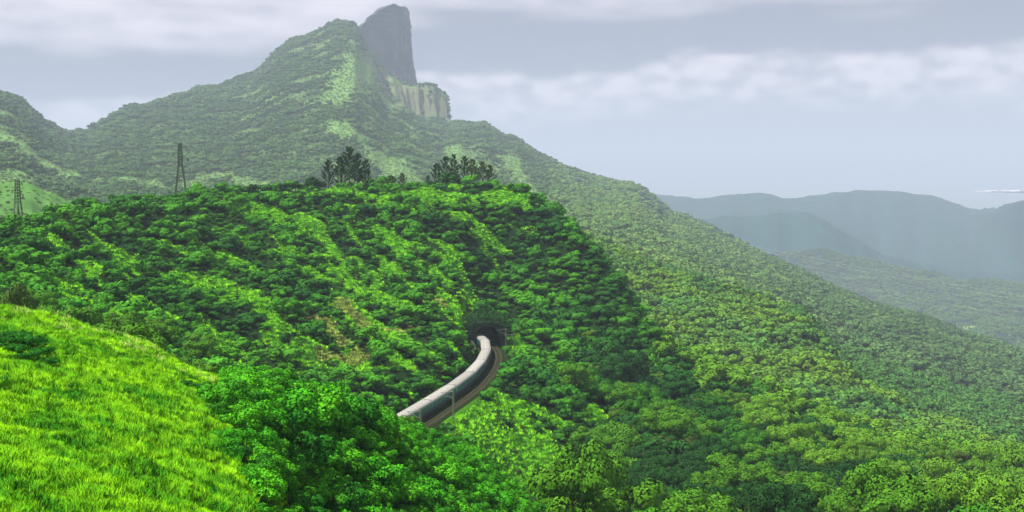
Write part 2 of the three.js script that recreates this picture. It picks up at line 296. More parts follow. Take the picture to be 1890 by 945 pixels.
{
  const plain = new THREE.CircleGeometry(26000, 128).rotateX(-Math.PI / 2).translate(0, 0, -23000);
  tag(mesh('plain', plain, mat(0.10, 0.15, 0.08)), 'flat hazy plain beyond the distant ridge', 'plain', null, 'structure');
  // thin strip of low cloud over the plain
  const g = new THREE.SphereGeometry(1, 48, 24), q = g.attributes.position, [a0, s0] = ray(1900, 354), d0 = 9300;
  for (let i = 0; i < q.count; i++) { const x = q.getX(i), y = q.getY(i), z = q.getZ(i), k = 1 + 0.35 * n3(x * 3, y * 3, z * 3); q.setXYZ(i, x * 330 * (1 + 0.1 * n3(x * 5, 1, z)), (y > 0 ? y * 11 : y * 5) * k, z * 110 * k); }
  g.computeVertexNormals();
  const cloud = mesh('low_cloud', g, mat(0.42, 0.43, 0.45, 1)); cloud.position.set(Math.sin(a0) * d0, CAM_Y + s0 * d0, -Math.cos(a0) * d0); cloud.rotation.y = -a0;
  tag(cloud, 'thin white strip of low cloud beyond the distant ridge at the right edge', 'cloud');
}

// ---------------------------------------------------------------- rock of the peak
function fin(name, rows, label, category, seed, tone) {
  // rows: [height above camera, left x, right x, front z, back z]; the plan is a rounded wedge whose broad face looks right and a little forward
  const N = 72, pos = [], idx = [], col = [], NR = 90;
  const ys = rows.map((r) => r[0]), f = [1, 2, 3, 4].map((k) => pchip(ys, rows.map((r) => r[k])));
  for (let j = 0; j <= NR; j++) {
    const y = lerp(ys[0], ys[ys.length - 1], j / NR), L = f[0](y), Rr = f[1](y), F = f[2](y), B = f[3](y), cx = (L + Rr) / 2, cz = (F + B) / 2;
    for (let i = 0; i < N; i++) {
      const t = (i / N) * 2 * Math.PI, c = Math.cos(t), s = Math.sin(t), e = 0.5, ex = Math.sign(c) * Math.abs(c) ** e, ez = Math.sign(s) * Math.abs(s) ** e;
      let x = cx + ((Rr - L) / 2) * ex, z = cz + ((F - B) / 2) * ez;
      z -= ((ex + 1) / 2) * Math.max(0, ez) * (F - B) * 0.42;             // the front face slants away to the right
      const n = fbm3(x / 22 + seed, y / 60, z / 22, 4) * 7 + (0.5 - Math.abs(n3(x / 24, y / 150, z / 24 + seed))) * 9 + (0.5 - Math.abs(n3(x / 11, y / 60, z / 11 + seed))) * 4, st = 2.4 * n3(seed, y / 7, x / 60);
      const k = (n + st + 12 * n3(x / 75 + seed, y / 90, z / 75)) / 48;
      pos.push(x + ex * k * 40 * 0.55, CAM_Y + y + lerp(1, 7, j / NR) * n2(x / 24, z / 24), z + ez * k * 40 * 0.8);
      const v = 0.8 + 1.0 * fbm3(x / 16, y / 110, z / 16 + seed, 5), gr = smoothstep(fbm3(x / 30 + 5, y / 14, z / 30, 4), tone.grassAt, tone.grassAt + 0.25);
      col.push(...mixc(tone.rock, tone.grass, gr).map((q) => q * v));
    }
  }
  const w = N;
  for (let j = 0; j < NR; j++) for (let i = 0; i < N; i++) { const p = j * w + i, q = j * w + ((i + 1) % N); idx.push(p, p + w, q, q, p + w, q + w); }
  const top = pos.length / 3; let mx = 0, mz = 0, my = 0;
  for (let i = 0; i < N; i++) { const b = (NR * w + i) * 3; mx += pos[b] / N; my += pos[b + 1] / N; mz += pos[b + 2] / N; }
  pos.push(mx, my + 1.5, mz); col.push(...tone.grass);
  for (let i = 0; i < N; i++) idx.push(NR * w + i, top, NR * w + ((i + 1) % N));
  const g = new THREE.BufferGeometry();
  g.setAttribute('position', new THREE.Float32BufferAttribute(pos, 3)); g.setAttribute('color', new THREE.Float32BufferAttribute(col, 3)); g.setIndex(idx); g.computeVertexNormals();
  return tag(mesh(name, g, new THREE.MeshStandardMaterial({ vertexColors: true, roughness: 0.95, side: THREE.DoubleSide })), label, category, null, 'structure');
}
{
  const D = 2660 * FAR, X = (px, d = D) => ((px - 945) / FOCAL) * d, Y = (py, d = D) => ((HORIZON - py) / FOCAL) * d;
  const UPS = 8, rows = [[250, 655, 775], [165, 655, 772], [150, 657, 770], [130, 659, 764], [110, 660, 761], [60, 659, 756], [50, 661, 756], [44, 667, 755], [38, 674, 755], [31, 682, 754], [24, 691, 754], [18, 699, 753], [13, 708, 753], [9, 719, 752], [7, 729, 751]];
  fin('rock_pinnacle', rows.map(([py, l, r]) => [Y(py + UPS), X(l), X(r), -D + 76, -D - 245 + (250 - py) * 0.19]), 'dark grey sheer rock pinnacle at the summit of the mountain', 'rock', 3, { rock: C(0.075, 0.08, 0.085), grass: C(0.08, 0.13, 0.05), grassAt: 0.3 });
}

// ---------------------------------------------------------------- foliage
function lobes(seed, n, spread, r0, r1, tall) { const r = rng(seed), L = [{ x: 0, y: tall * 0.62, z: 0, r: r1 }]; for (let i = 1; i < n; i++) { const a = i * 2.4 + r() * 0.9, q = spread * (0.45 + 0.55 * r()); L.push({ x: Math.cos(a) * q, z: Math.sin(a) * q, y: tall * (0.30 + 0.65 * r() * (1 - 0.3 * q)), r: lerp(r0, r1, r()) }); } return L; }
function foliage(seed, L, n, size, { flat = 0.8, jitter = 0.4, bias = 0.12, low = -0.45, tint = 0.22 } = {}) {
  const r = rng(seed), P = [], N = [], K = [], idx = [], v = new THREE.Vector3(), nn = new THREE.Vector3(), a = new THREE.Vector3(), b = new THREE.Vector3(), q = new THREE.Vector3();
  const total = L.reduce((s, l) => s + l.r * l.r, 0);
  let made = 0, guard = 0;
  while (made < n && guard++ < n * 6) {
    let pick = r() * total, l = L[0];
    for (const m of L) { pick -= m.r * m.r; if (pick <= 0) { l = m; break; } }
    const y = low + (1 - low) * r(), ph = r() * 2 * Math.PI, s = Math.sqrt(Math.max(0, 1 - y * y));
    v.set(s * Math.cos(ph), y, s * Math.sin(ph));
    const rad = l.r * (0.72 + 0.32 * Math.sqrt(r()));
    q.set(l.x + v.x * rad, l.y + v.y * rad * flat, l.z + v.z * rad);
    if (L.some((m) => m !== l && (q.x - m.x) ** 2 + ((q.y - m.y) / flat) ** 2 + (q.z - m.z) ** 2 < (m.r * 0.66) ** 2)) continue;
    nn.copy(v).add(a.set(r() - 0.5, r() - 0.5 + bias, r() - 0.5).multiplyScalar(2 * jitter)).normalize();
    a.set(r() - 0.5, r() - 0.5, r() - 0.5).cross(nn).normalize(); b.crossVectors(nn, a);
    const w = size * (0.55 + 0.9 * r()), h = w * (0.55 + 0.35 * r()), at = P.length / 3, fold = w * 0.22;
    for (const [p, o, k] of [[w, 0, 0], [0, h, 1], [-w, 0, 0], [0, -h, 1]]) {
      P.push(q.x + a.x * p + b.x * o + nn.x * fold * k, q.y + a.y * p + b.y * o + nn.y * fold * k, q.z + a.z * p + b.z * o + nn.z * fold * k);
      N.push(...nn.clone().lerp(v, 0.5).normalize().toArray());
    }
    const t = 1 + tint * (r() * 2 - 1), yl = 1 + tint * 1.2 * (r() - 0.3);
    for (let k = 0; k < 4; k++) K.push(t * yl, t, t * 0.9);
    idx.push(at, at + 1, at + 2, at, at + 2, at + 3);
    made++;
  }
  const g = new THREE.BufferGeometry();
  g.setAttribute('position', new THREE.Float32BufferAttribute(P, 3)); g.setAttribute('normal', new THREE.Float32BufferAttribute(N, 3)); g.setAttribute('color', new THREE.Float32BufferAttribute(K, 3)); g.setIndex(idx);
  return g;
}
const leafMat = (r, g, b) => new THREE.MeshPhysicalMaterial({ color: new THREE.Color(r, g, b), vertexColors: true, roughness: 0.8, specularIntensity: 0.25, side: THREE.DoubleSide });
const white = leafMat(1, 1, 1);
// visibility: the highest slope met so far along each column
const VC = 620, VD = [], vis = [];
for (let d = 30; d < 12500; d *= 1.012) VD.push(d);
for (let i = 0; i <= VC; i++) { const a = lerp(AZ0, AZ1, i / VC); let m = -9; vis.push(VD.map((d) => (m = Math.max(m, ground(Math.sin(a) * d, -Math.cos(a) * d) / d)))); }
function seen(a, d, h, tall) {
  const i = clamp(Math.round(((a - AZ0) / (AZ1 - AZ0)) * VC), 0, VC), k = clamp(Math.floor(Math.log((d * 0.985) / 30) / Math.log(1.012)), 0, VD.length - 1);
  return d < 60 || (h + tall) / d > vis[i][k] - 0.003;
}
const FRAME = degToRad(25.5);
// jittered grid in azimuth and log-distance: even in area, spacing in metres
function scatter(seed, d0, d1, spacing, accept, a0 = -FRAME, a1 = FRAME) {
  const r = rng(seed), out = [];
  for (let d = d0; d < d1;) {
    const s = typeof spacing === 'function' ? spacing(d) : spacing, st = s / d;
    for (let a = a0; a < a1; a += st) {
      const aa = a + (r() - 0.5) * st * 0.95, dd = d + (r() - 0.5) * s * 0.95, x = Math.sin(aa) * dd, z = -Math.cos(aa) * dd, p = r(), q = r(), u = r();
      const k = accept(x, z, dd, aa, p);
      if (!k) continue;
      const h = ground(x, z);
      if (!seen(aa, dd, h, k.tall ?? 6)) continue;
      out.push({ x, y: CAM_Y + h, z, d: dd, a: aa, turn: q * 6.283, u, ...k });
    }
    d += s;
  }
  return out;
}
function copies(name, geometries, list, label, category, material = white) {
  // one InstancedMesh per shape; a mass that nobody could count
  const holder = new THREE.Group(); holder.name = numbered(name); scene.add(holder);
  tag(holder, label, category, null, 'stuff');
  const m = new THREE.Matrix4(), q = new THREE.Quaternion(), Yx = new THREE.Vector3(0, 1, 0), tilt = new THREE.Quaternion(), e = new THREE.Euler(), col = new THREE.Color();
  geometries.forEach((g, k) => {
    const mine = list.filter((_, i) => i % geometries.length === k);
    if (!mine.length) return;
    const im = new THREE.InstancedMesh(g, material, mine.length);
    im.name = category.replace(/ /g, '_') + '_mass'; im.userData.kind = 'stuff';
    im.castShadow = im.receiveShadow = true;
    mine.forEach((t, i) => {
      q.setFromAxisAngle(Yx, t.turn); e.set((t.u - 0.5) * 0.3, 0, (t.turn / 6.283 - 0.5) * 0.3); q.premultiply(tilt.setFromEuler(e));
      m.compose(new THREE.Vector3(t.x, t.y + (t.sink ?? 0), t.z), q, new THREE.Vector3(t.s * (0.9 + 0.2 * t.u), t.s * (t.sy ?? 1), t.s * (1.1 - 0.2 * t.u)));
      im.setMatrixAt(i, m); im.setColorAt(i, col.setRGB(...t.c));
    });
    holder.add(im);
  });
  return holder;
}
const vary = (c, k, u, w) => [c[0] * (1 + k * (u - 0.5) + k * 0.6 * (w - 0.5)), c[1] * (1 + k * (u - 0.5)), c[2] * (1 + k * (u - 0.5))];
const nearTrees = [1, 2, 3, 4, 5].map((s) => foliage(s * 31, lobes(s * 17, 13 + s, 0.86, 0.24, 0.42, 1.45), 3600, 0.044));
const midTrees = [1, 2, 3, 4, 5, 6].map((s) => foliage(s * 37, lobes(s * 19, 8, 0.74, 0.28, 0.5, 1.25), 560, 0.115));
const farTrees = [1, 2, 3, 4].map((s) => foliage(s * 41, lobes(s * 23, 5, 0.62, 0.38, 0.62, 1.2), 190, 0.2));
const dotTrees = [1, 2, 3].map((s) => foliage(s * 43, lobes(s * 29, 3, 0.5, 0.5, 0.8, 0.9), 44, 0.42));

// greens (linear): deep forest, fresh forest, lime for new growth and the sunlit ridge patch, olive, hazy ridge
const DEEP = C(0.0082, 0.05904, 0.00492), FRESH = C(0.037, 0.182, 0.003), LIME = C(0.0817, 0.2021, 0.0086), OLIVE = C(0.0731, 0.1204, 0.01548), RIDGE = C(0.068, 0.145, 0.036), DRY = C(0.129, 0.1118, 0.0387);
const onTrack = (x, z) => { if (x < -110 || x > 40 || z > -250 || z < -520) return false; const [s, at, dist] = trackAt(x, z); return dist < 30 && at < PORTAL_S + 1 && s > -5.2 && s < 7.8; };

// scrub on the wooded hill and in the gully, and the taller trees of the valley forest
const scrub = scatter(71, 150, 660, (d) => (d < 300 ? 2.8 : 2.6), (x, z, d, a, p) => {
  const valley = smoothstep(a, 0.015, 0.06) * (1 - smoothstep(d, 420, 500));
  if (a > -0.09 && d < 200 || a > 0 && d < 230 || p < valley * 0.6 || onTrack(x, z)) return null;
  const g = lawn(x, z), b = bare(x, z), st = streaky(x, z, d), dim = fbm(x / 60, z / 60, 3), fine = n2b(x / 12, z / 12);
  if (g > 0.0 && p > 0.1 || b > 0.2 && p > 0.35) return null;
  if (a < 0.0 && d > 290 && st > 0.38 && p > 0.2) return null;
  let c = mixc(DEEP, FRESH, clamp(0.42 + 1.2 * dim + 0.5 * fine + (p - 0.5) * 0.8, 0, 1));
  if (p < 0.08) c = mixc(c, OLIVE, 0.6);
  if (b > -0.4 && p < 0.4) c = mixc(c, DRY, 0.75);
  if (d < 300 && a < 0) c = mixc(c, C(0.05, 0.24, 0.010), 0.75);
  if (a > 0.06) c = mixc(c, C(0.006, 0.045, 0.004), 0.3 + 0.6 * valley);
  const s = 0.8 + 2.3 * p * p * p + (a > 0.0 ? 0.35 : 0) + (p > 0.965 ? 1.3 : 0);
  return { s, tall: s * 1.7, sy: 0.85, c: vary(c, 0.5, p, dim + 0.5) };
});
const valleyTrees = scatter(77, 165, 660, (d) => (d < 330 ? 8.6 : 6.8), (x, z, d, a, p) => {
  if (a < 0.005 || (a < 0.035 && d < 200) || onTrack(x, z) || (d > 470 && a < 0.12)) return null;
  if (lawn(x, z) > -0.1 || d > 330 && a < 0.05) return null;
  const dim = fbm(x / 55, z / 55, 3);
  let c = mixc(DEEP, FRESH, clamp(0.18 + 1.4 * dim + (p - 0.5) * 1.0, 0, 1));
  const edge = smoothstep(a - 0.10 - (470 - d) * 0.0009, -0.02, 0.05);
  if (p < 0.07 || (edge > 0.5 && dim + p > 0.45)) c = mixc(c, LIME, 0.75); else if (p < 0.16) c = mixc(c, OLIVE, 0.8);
  const s = 3.0 + 3.3 * p * p + 0.9 * clamp(dim, 0, 1);
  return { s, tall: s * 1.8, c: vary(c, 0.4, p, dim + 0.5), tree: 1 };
});
const woods = [...scrub, ...valleyTrees];
woods.sort((p, q) => p.d / p.s - q.d / q.s);
const inView = (t) => { const v = new THREE.Vector3(t.x, t.y + t.s, t.z).project(camera); return Math.abs(v.x) < 1.02 && Math.abs(v.y) < 1.04; };
const single = [], mass = [];
for (const t of woods) (single.length < 230 && inView(t) ? single : mass).push(t);
const rest = mass.filter((t) => t.tree && t.d < 420);
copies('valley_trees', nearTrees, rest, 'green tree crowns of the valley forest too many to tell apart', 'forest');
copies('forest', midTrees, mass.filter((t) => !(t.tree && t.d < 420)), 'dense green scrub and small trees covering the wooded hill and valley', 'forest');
const bark = mat(0.09, 0.07, 0.05);
const trunkG = (() => {
  const parts = [new THREE.CylinderGeometry(0.045, 0.085, 0.8, 7).translate(0, 0.35, 0)];
  for (let i = 0; i < 4; i++) parts.push(new THREE.CylinderGeometry(0.018, 0.04, 0.6, 5).translate(0, 0.3, 0).rotateZ(0.6).rotateY(i * 1.7).translate(0, 0.55, 0));
  return mergeGeometries(parts);
})();
const TINTS = { dark: leafMat(0.0085, 0.054, 0.005), green: leafMat(0.052, 0.175, 0.004), lime: leafMat(0.0903, 0.2322, 0.01032), olive: leafMat(0.0559, 0.1204, 0.01204) };
const tintOf = (c) => { const yl = c[0] / c[1]; return yl > 0.5 ? 'olive' : yl > 0.28 ? 'lime' : c[1] > 0.125 ? 'green' : 'dark'; };
const TINTWORD = { dark: 'dark green', green: 'fresh green', lime: 'yellow green', olive: 'dull olive' };
single.forEach((t, i) => {
  const kind = tintOf(t.c), left = !t.tree, o = base(left ? 'bush' : 'forest_tree', t.x, t.y, t.z, t.turn);
  const zone = ['on the slope just right of the thicket', 'below the tunnel clearing', 'under the foot of the wooded hill', 'in the middle of the valley forest', 'in the right half of the valley forest', 'at the right edge of the valley forest'][clamp(Math.floor((t.a + 0.02) / 0.075), 0, 5)];
  const where = left ? (t.a < -0.3 ? 'behind the grassy crest at the far left' : t.a < -0.22 ? 'in the gully behind the middle of the grassy crest' : 'in the gully between grassy crest and thicket') : zone + (t.d < 235 ? ' by the bottom edge' : t.d < 320 ? '' : ' farther back');
  const size = left ? '' : t.s > 5 ? 'large ' : t.s > 3.9 ? 'middling ' : 'small ';
  tag(o, size + TINTWORD[kind] + (left ? ' leafy bush ' : ' tree ') + where, left ? 'bush' : 'tree', size + TINTWORD[kind] + (left ? ' bushes ' : ' trees ') + where);
  mesh('trunk', trunkG, bark, o).scale.setScalar(t.s); 
  const k = mesh('crown', nearTrees[i % 5], TINTS[kind], o); k.scale.set(t.s, t.s * (left ? 0.85 : 0.85 + 0.6 * t.u * t.u), t.s); 
});

// forest on the valley, spur, mountain and ridge
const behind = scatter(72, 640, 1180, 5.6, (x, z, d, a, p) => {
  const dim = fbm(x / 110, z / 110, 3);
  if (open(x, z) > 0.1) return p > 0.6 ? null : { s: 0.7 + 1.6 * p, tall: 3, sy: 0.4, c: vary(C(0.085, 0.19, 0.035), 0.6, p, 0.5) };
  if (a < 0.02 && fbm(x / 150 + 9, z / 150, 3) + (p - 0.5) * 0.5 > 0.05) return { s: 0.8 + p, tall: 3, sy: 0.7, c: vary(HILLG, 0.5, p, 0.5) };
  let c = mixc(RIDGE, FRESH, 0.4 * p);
  const sunlitPatch = d < LINES[7].d(a) + 20 + 160 * dim;
  if (a > 0.05) c = sunlitPatch ? mixc(c, LIME, clamp(0.5 + dim * 1.3, 0.05, 0.95)) : mixc(c, C(0.04, 0.13, 0.02), 0.8); else c = mixc(c, HILLG, 0.3);  // sunlit patch and cloud shadow put into the tree tints, besides real new growth
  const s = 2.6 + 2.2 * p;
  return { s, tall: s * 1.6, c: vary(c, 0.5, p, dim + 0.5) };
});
const slopes = scatter(73, 1180, 5130, (d) => 5.2 + (d - 1180) * 0.0017, (x, z, d, a, p) => {
  const dim = fbm(x / 200, z / 200, 4), gap = fbm(x / 120 + 31, z / 120, 5);
  const o = open(x, z);
  const thin = a < 0.02 ? 0.16 : 0.34;
  if (d > 4180 && d < 4470 && a > colAz(700) && a < BLUFF[3] && p < 0.62) return null;
  const small = gap + (p - 0.5) * 0.3 > thin || o > 0.1;
  if (o > 0.1 && p < 0.35) return null;
  if (small) return { s: (0.9 + 1.6 * p) * (1 + 0.5 * smoothstep(d, 1800, 4500)), tall: 4, sy: 0.7, c: vary(mixc(RIDGE, C(0.14, 0.24, 0.06), 0.35 + 0.6 * p), 0.5, p, dim + 0.5) };
  let c = mixc(RIDGE, C(0.034, 0.095, 0.026), clamp(0.42 + dim * 1.5, 0, 1));
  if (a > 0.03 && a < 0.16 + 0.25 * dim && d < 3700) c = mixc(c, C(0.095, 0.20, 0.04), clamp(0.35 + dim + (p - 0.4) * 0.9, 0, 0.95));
  const s = (2.4 + 3.8 * p * p + 0.6 * p) * (1 + 0.45 * smoothstep(d, 1800, 4500));
  return { s, tall: s * 1.5, c: vary(c, 0.45, p, dim + 0.5) };
});
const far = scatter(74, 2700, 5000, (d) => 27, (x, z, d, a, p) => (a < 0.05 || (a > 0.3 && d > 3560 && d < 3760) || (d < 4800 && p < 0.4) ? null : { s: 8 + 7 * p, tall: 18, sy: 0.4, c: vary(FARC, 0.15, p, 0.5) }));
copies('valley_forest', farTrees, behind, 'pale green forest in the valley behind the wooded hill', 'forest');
copies('mountain_forest', farTrees, slopes, 'hazy green forest on the mountain and the long ridge', 'forest');
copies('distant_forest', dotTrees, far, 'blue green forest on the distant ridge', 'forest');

// ---------------------------------------------------------------- grass
function tuft(seed, n, tall, spread, width, lean) {
  const r = rng(seed), P = [], K = [], idx = [];
  for (let i = 0; i < n; i++) {
    const a = r() * 6.283, q = spread * Math.sqrt(r()), x = Math.cos(a) * q, z = Math.sin(a) * q, h = tall * (0.5 + 0.7 * r()), la = r() * 6.283, l = lean * h * (0.3 + r()), w = width * (0.7 + 0.6 * r()), f = r() * 3.14, cx = Math.cos(f) * w, cz = Math.sin(f) * w, lx = Math.cos(la) * l, lz = Math.sin(la) * l, at = P.length / 3, t = 0.75 + 0.5 * r();
    P.push(x - cx, -0.05, z - cz, x + cx, -0.05, z + cz, x + lx * 0.35 - cx * 0.8, h * 0.6, z + lz * 0.35 - cz * 0.8, x + lx * 0.35 + cx * 0.8, h * 0.6, z + lz * 0.35 + cz * 0.8, x + lx, h, z + lz);
    for (let k = 0; k < 5; k++) K.push(t, t, t);
    idx.push(at, at + 1, at + 2, at + 1, at + 3, at + 2, at + 2, at + 3, at + 4);
  }
  const g = new THREE.BufferGeometry();
  g.setAttribute('position', new THREE.Float32BufferAttribute(P, 3)); g.setAttribute('color', new THREE.Float32BufferAttribute(K, 3)); g.setIndex(idx); g.computeVertexNormals();
  const nn = g.attributes.normal; for (let i = 0; i < nn.count; i++) { const v = new THREE.Vector3().fromBufferAttribute(nn, i); if (v.y < 0) v.negate(); v.lerp(new THREE.Vector3(0, 1, 0), 0.75).normalize(); nn.setXYZ(i, v.x, v.y, v.z); }
  return g;
}
const tufts = [1, 2, 3, 4].map((s) => tuft(s * 7, 36, 0.22, 0.28, 0.008, 0.9));
const edgeX = (() => { const p = [[0, 573], [440, 722]]; return p; })();
const foreEdge = pchip([568, 640, 722, 760, 830, 900, 1000], [2000, 2000, 470, 400, 440, 490, 540]);    // right edge of the open grass
const lawnGrass = scatter(75, 42, 113, (d) => 0.12 + d * 0.0005, (x, z, d, a, p) => {
  if (thicket(a, d, x, z) && p < 0.9) return null;
  const band = n2((x * 0.9 - z * 0.25) / 5, (x * 0.3 + z) / 1.3) * 0.6 + n2b((x * 0.9 - z * 0.25) / 1.6, (x * 0.3 + z) / 0.7) * 0.45, dim = fbm(x / 9, z / 9, 3);
  const gre = clamp(0.35 + band * 0.55 + dim * 0.8 + (100 - d) * 0.004, 0, 1);
  const c = mixc(C(0.255, 0.60, 0.001), C(0.036, 0.24, 0.002), gre);
  if (d > 101 && p < 0.014) return { s: 1.7 + p * 10, tall: 0.6, c: C(0.36, 0.42, 0.12) };
  return { s: 0.8 + 0.5 * p + band * 0.55, tall: 0.5, c: vary(c, 0.35, p, 0.5) };
}, -FRAME, degToRad(-7));
copies('grass', tufts, lawnGrass, 'bright yellow green grass covering the near slope at the lower left', 'grass');
const clump = [1, 2, 3].map((s) => tuft(s * 13, 30, 0.8, 0.9, 0.05, 0.7));
const hillGrass = scatter(76, 240, 650, (d) => 0.8, (x, z, d, a, p) => {
  if (onTrack(x, z)) return null;
  const g = lawn(x, z), b = bare(x, z), st = streaky(x, z, d);
  if (!(g > -0.1 || (a < 0.02 && st > 0.36) || b > 0) || p < 0.2) return null;
  let c = mixc(C(0.075, 0.36, 0.002), C(0.15, 0.42, 0.003), p);
  if (b > 0.0) c = mixc(c, C(0.26, 0.21, 0.07), clamp(b * 1.5, 0, 0.6));
  return { s: 0.55 + 0.55 * p, sy: 0.8, tall: 1, c: vary(c, 0.4, p, 0.5) };
});
copies('hill_grass', clump, hillGrass, 'bright green grass in streaks and clearings on the wooded hill', 'grass');

// ---------------------------------------------------------------- thicket of shrubs beside the grassy slope
const shrubShapes = [1, 2, 3, 4].map((s) => foliage(s * 53, lobes(s * 47, 16, 0.85, 0.2, 0.4, 0.95), 3000, 0.046, { low: -0.3, jitter: 0.95, tint: 0.4 }));
const stems = (() => { const p = []; for (let i = 0; i < 6; i++) p.push(new THREE.CylinderGeometry(0.012, 0.028, 0.9, 5).translate(0, 0.42, 0).rotateZ(0.35 + 0.08 * i).rotateY(i * 1.05)); return mergeGeometries(p); })();
const SHRUB = { fresh: leafMat(0.036, 0.26, 0.003), deep: leafMat(0.013, 0.13, 0.004), bright: leafMat(0.062, 0.32, 0.003) };
function shrub(x, z, s, kind, label, group, k, turn, flat = 1) {
  const o = base('shrub', x, CAM_Y + ground(x, z) - 0.1, z, turn);
  tag(o, label, 'shrub', group);
  mesh('stem', stems, bark, o).scale.setScalar(s);
  mesh('foliage', shrubShapes[k % 4], SHRUB[kind], o).scale.set(s, s * flat, s);
}
{
  const r = rng(91);
  // [column, metres away, radius]; the mound swells from the grass edge to the right
  const rows = [[425, 92, 1.5], [452, 96, 1.6], [478, 100, 1.9], [505, 104, 2.4], [535, 108, 2.8], [565, 112, 3.0], [600, 114, 2.8], [635, 117, 2.8], [668, 119, 2.9], [702, 121, 2.2], [738, 123, 1.5], [772, 126, 1.3], [806, 128, 2.2], [842, 130, 2.1], [878, 132, 2.0], [914, 134, 1.8], [948, 137, 1.7],
    [408, 86, 1.3], [440, 89, 1.7], [470, 92, 2.0], [505, 95, 2.2], [542, 98, 2.5], [580, 101, 2.5], [620, 104, 2.4], [660, 107, 2.4], [700, 110, 2.3], [742, 113, 2.2], [784, 116, 2.0], [826, 119, 2.0], [868, 122, 1.9], [908, 125, 1.7],
    [400, 78, 0.9], [415, 74, 0.8], [440, 70, 0.9], [465, 66, 0.9], [490, 63, 0.9], [515, 60, 0.9], [545, 62, 1.1], [585, 66, 1.2], [625, 67, 1.2], [432, 80, 1.1], [465, 82, 1.4], [500, 84, 1.6], [540, 88, 1.9], [585, 92, 2.2], [632, 96, 2.1], [680, 100, 2.0], [728, 103, 1.9], [775, 106, 1.8], [820, 110, 1.8], [862, 113, 1.7], [905, 116, 1.5],
    [500, 76, 1.0], [535, 78, 1.3], [575, 82, 1.6], [620, 86, 1.8], [670, 91, 1.8], [720, 95, 1.7], [770, 98, 1.6], [815, 102, 1.5], [560, 73, 1.1], [605, 76, 1.4], [655, 81, 1.5], [705, 86, 1.5], [755, 90, 1.4], [640, 72, 1.2], [700, 78, 1.3], [800, 94, 1.3], [850, 104, 1.4]];
  rows.forEach(([px, d, s], i) => {
    const a = colAz(px) + (r() - 0.5) * 0.006, dd = d + (r() - 0.5) * 2, dim = r(), kind = dim < 0.25 ? 'deep' : dim < 0.75 ? 'fresh' : 'bright';
    const where = px < 480 ? 'at the left edge of the thicket against the open grass' : d > 100 && px < 700 ? 'on the crown of the thicket below the wooded hill' : px > 700 ? 'at the right end of the thicket below the train' : 'at the front of the thicket along the bottom edge';
    shrub(Math.sin(a) * dd, -Math.cos(a) * dd, s * (0.95 + 0.25 * r()), kind, { deep: 'dark green', fresh: 'mid green', bright: 'bright green' }[kind] + ' leafy shrub ' + where, { deep: 'dark', fresh: 'mid green', bright: 'bright' }[kind] + ' shrubs ' + where, i, r() * 6.28);
  });
  const fill = scatter(93, 60, 232, 1.5, (x, z, d, a, p) => (a < (d > 141 ? 0.06 : 0.045) && (d < 141 || a > -0.09) && thicket(a, d, x, z) ? { s: 1.0 + 0.7 * p + smoothstep(d, 95, 125) * (a < -0.14 ? 0.5 : 0.0), tall: 2.5, c: vary(mixc(C(0.014, 0.13, 0.004), C(0.056, 0.30, 0.003), clamp(0.5 + 0.9 * fbm(x / 12, z / 12, 3) + (p - 0.5) * 0.6, 0, 1)), 0.3, p, 0.5) } : null), degToRad(-14), 0.06);

  copies('thicket', shrubShapes, fill, 'dense mid green leafy thicket right of the open grass', 'undergrowth');
  // low dark plants standing in the open grass
  [[12, 645, 1.0], [34, 634, 1.1], [52, 648, 1.2], [72, 662, 1.0], [28, 655, 0.9], [50, 668, 0.9], [88, 674, 0.75], [2, 630, 0.9], [340, 716, 0.8], [372, 726, 0.9], [392, 742, 0.8], [300, 725, 0.35], [130, 716, 0.35], [5, 705, 0.5]].forEach(([px, py, s], i) => {
    const [x, z] = hit(px, py, 40);
    shrub(x, z, s, 'deep', px < 100 ? 'small dark plant in the dark clump on the open grass at the left' : 'lone small dark plant in the bright open grass', px < 100 ? 'dark plants in the clump on the grass' : 'lone dark plants in the grass', i, r() * 6.28, 0.8);
  });
}

// ---------------------------------------------------------------- railway: two tracks, train, tunnel, masts
const UP = new THREE.Vector3(0, 1, 0);
function along(i) { const p = trackS[clamp(i, 0, 400)], a = trackS[clamp(i - 1, 0, 400)], b = trackS[clamp(i + 1, 0, 400)], t = new THREE.Vector3(b.x - a.x, 0, b.z - a.z).normalize(); return { p, t, n: new THREE.Vector3(-t.z, 0, t.x) }; }
function sweep(profile, side, i0, i1) {                    // profile: closed [across, up] points swept along the line
  const pos = [], idx = [], uv = [], m = profile.length;
  let k = 0;
  for (let i = i0; i <= i1; i += 2, k++) { const { p, n } = along(i); profile.forEach(([u, v], j) => { pos.push(p.x + n.x * (side + u), CAM_Y + RAIL_Y + v, p.z + n.z * (side + u)); uv.push(j, i * 0.7); }); }
  for (let r = 0; r < k - 1; r++) for (let j = 0; j < m; j++) { const a = r * m + j, b = r * m + ((j + 1) % m); idx.push(a, a + m, b, b, a + m, b + m); }
  const g = new THREE.BufferGeometry();
  g.setAttribute('position', new THREE.Float32BufferAttribute(pos, 3)); g.setAttribute('uv', new THREE.Float32BufferAttribute(uv, 2)); g.setIndex(idx);
  const f = g.toNonIndexed(); f.computeVertexNormals(); return f;
}
const ballastM = new THREE.MeshPhysicalMaterial({ specularIntensity: 0.05, color: new THREE.Color(0.030, 0.050, 0.008), roughness: 1, map: grain }), railM = mat(0.12, 0.09, 0.06, 0.6, { metalness: 0.5 }), sleeperM = new THREE.MeshPhysicalMaterial({ color: new THREE.Color(0.05, 0.055, 0.025), roughness: 1, specularIntensity: 0.05 });
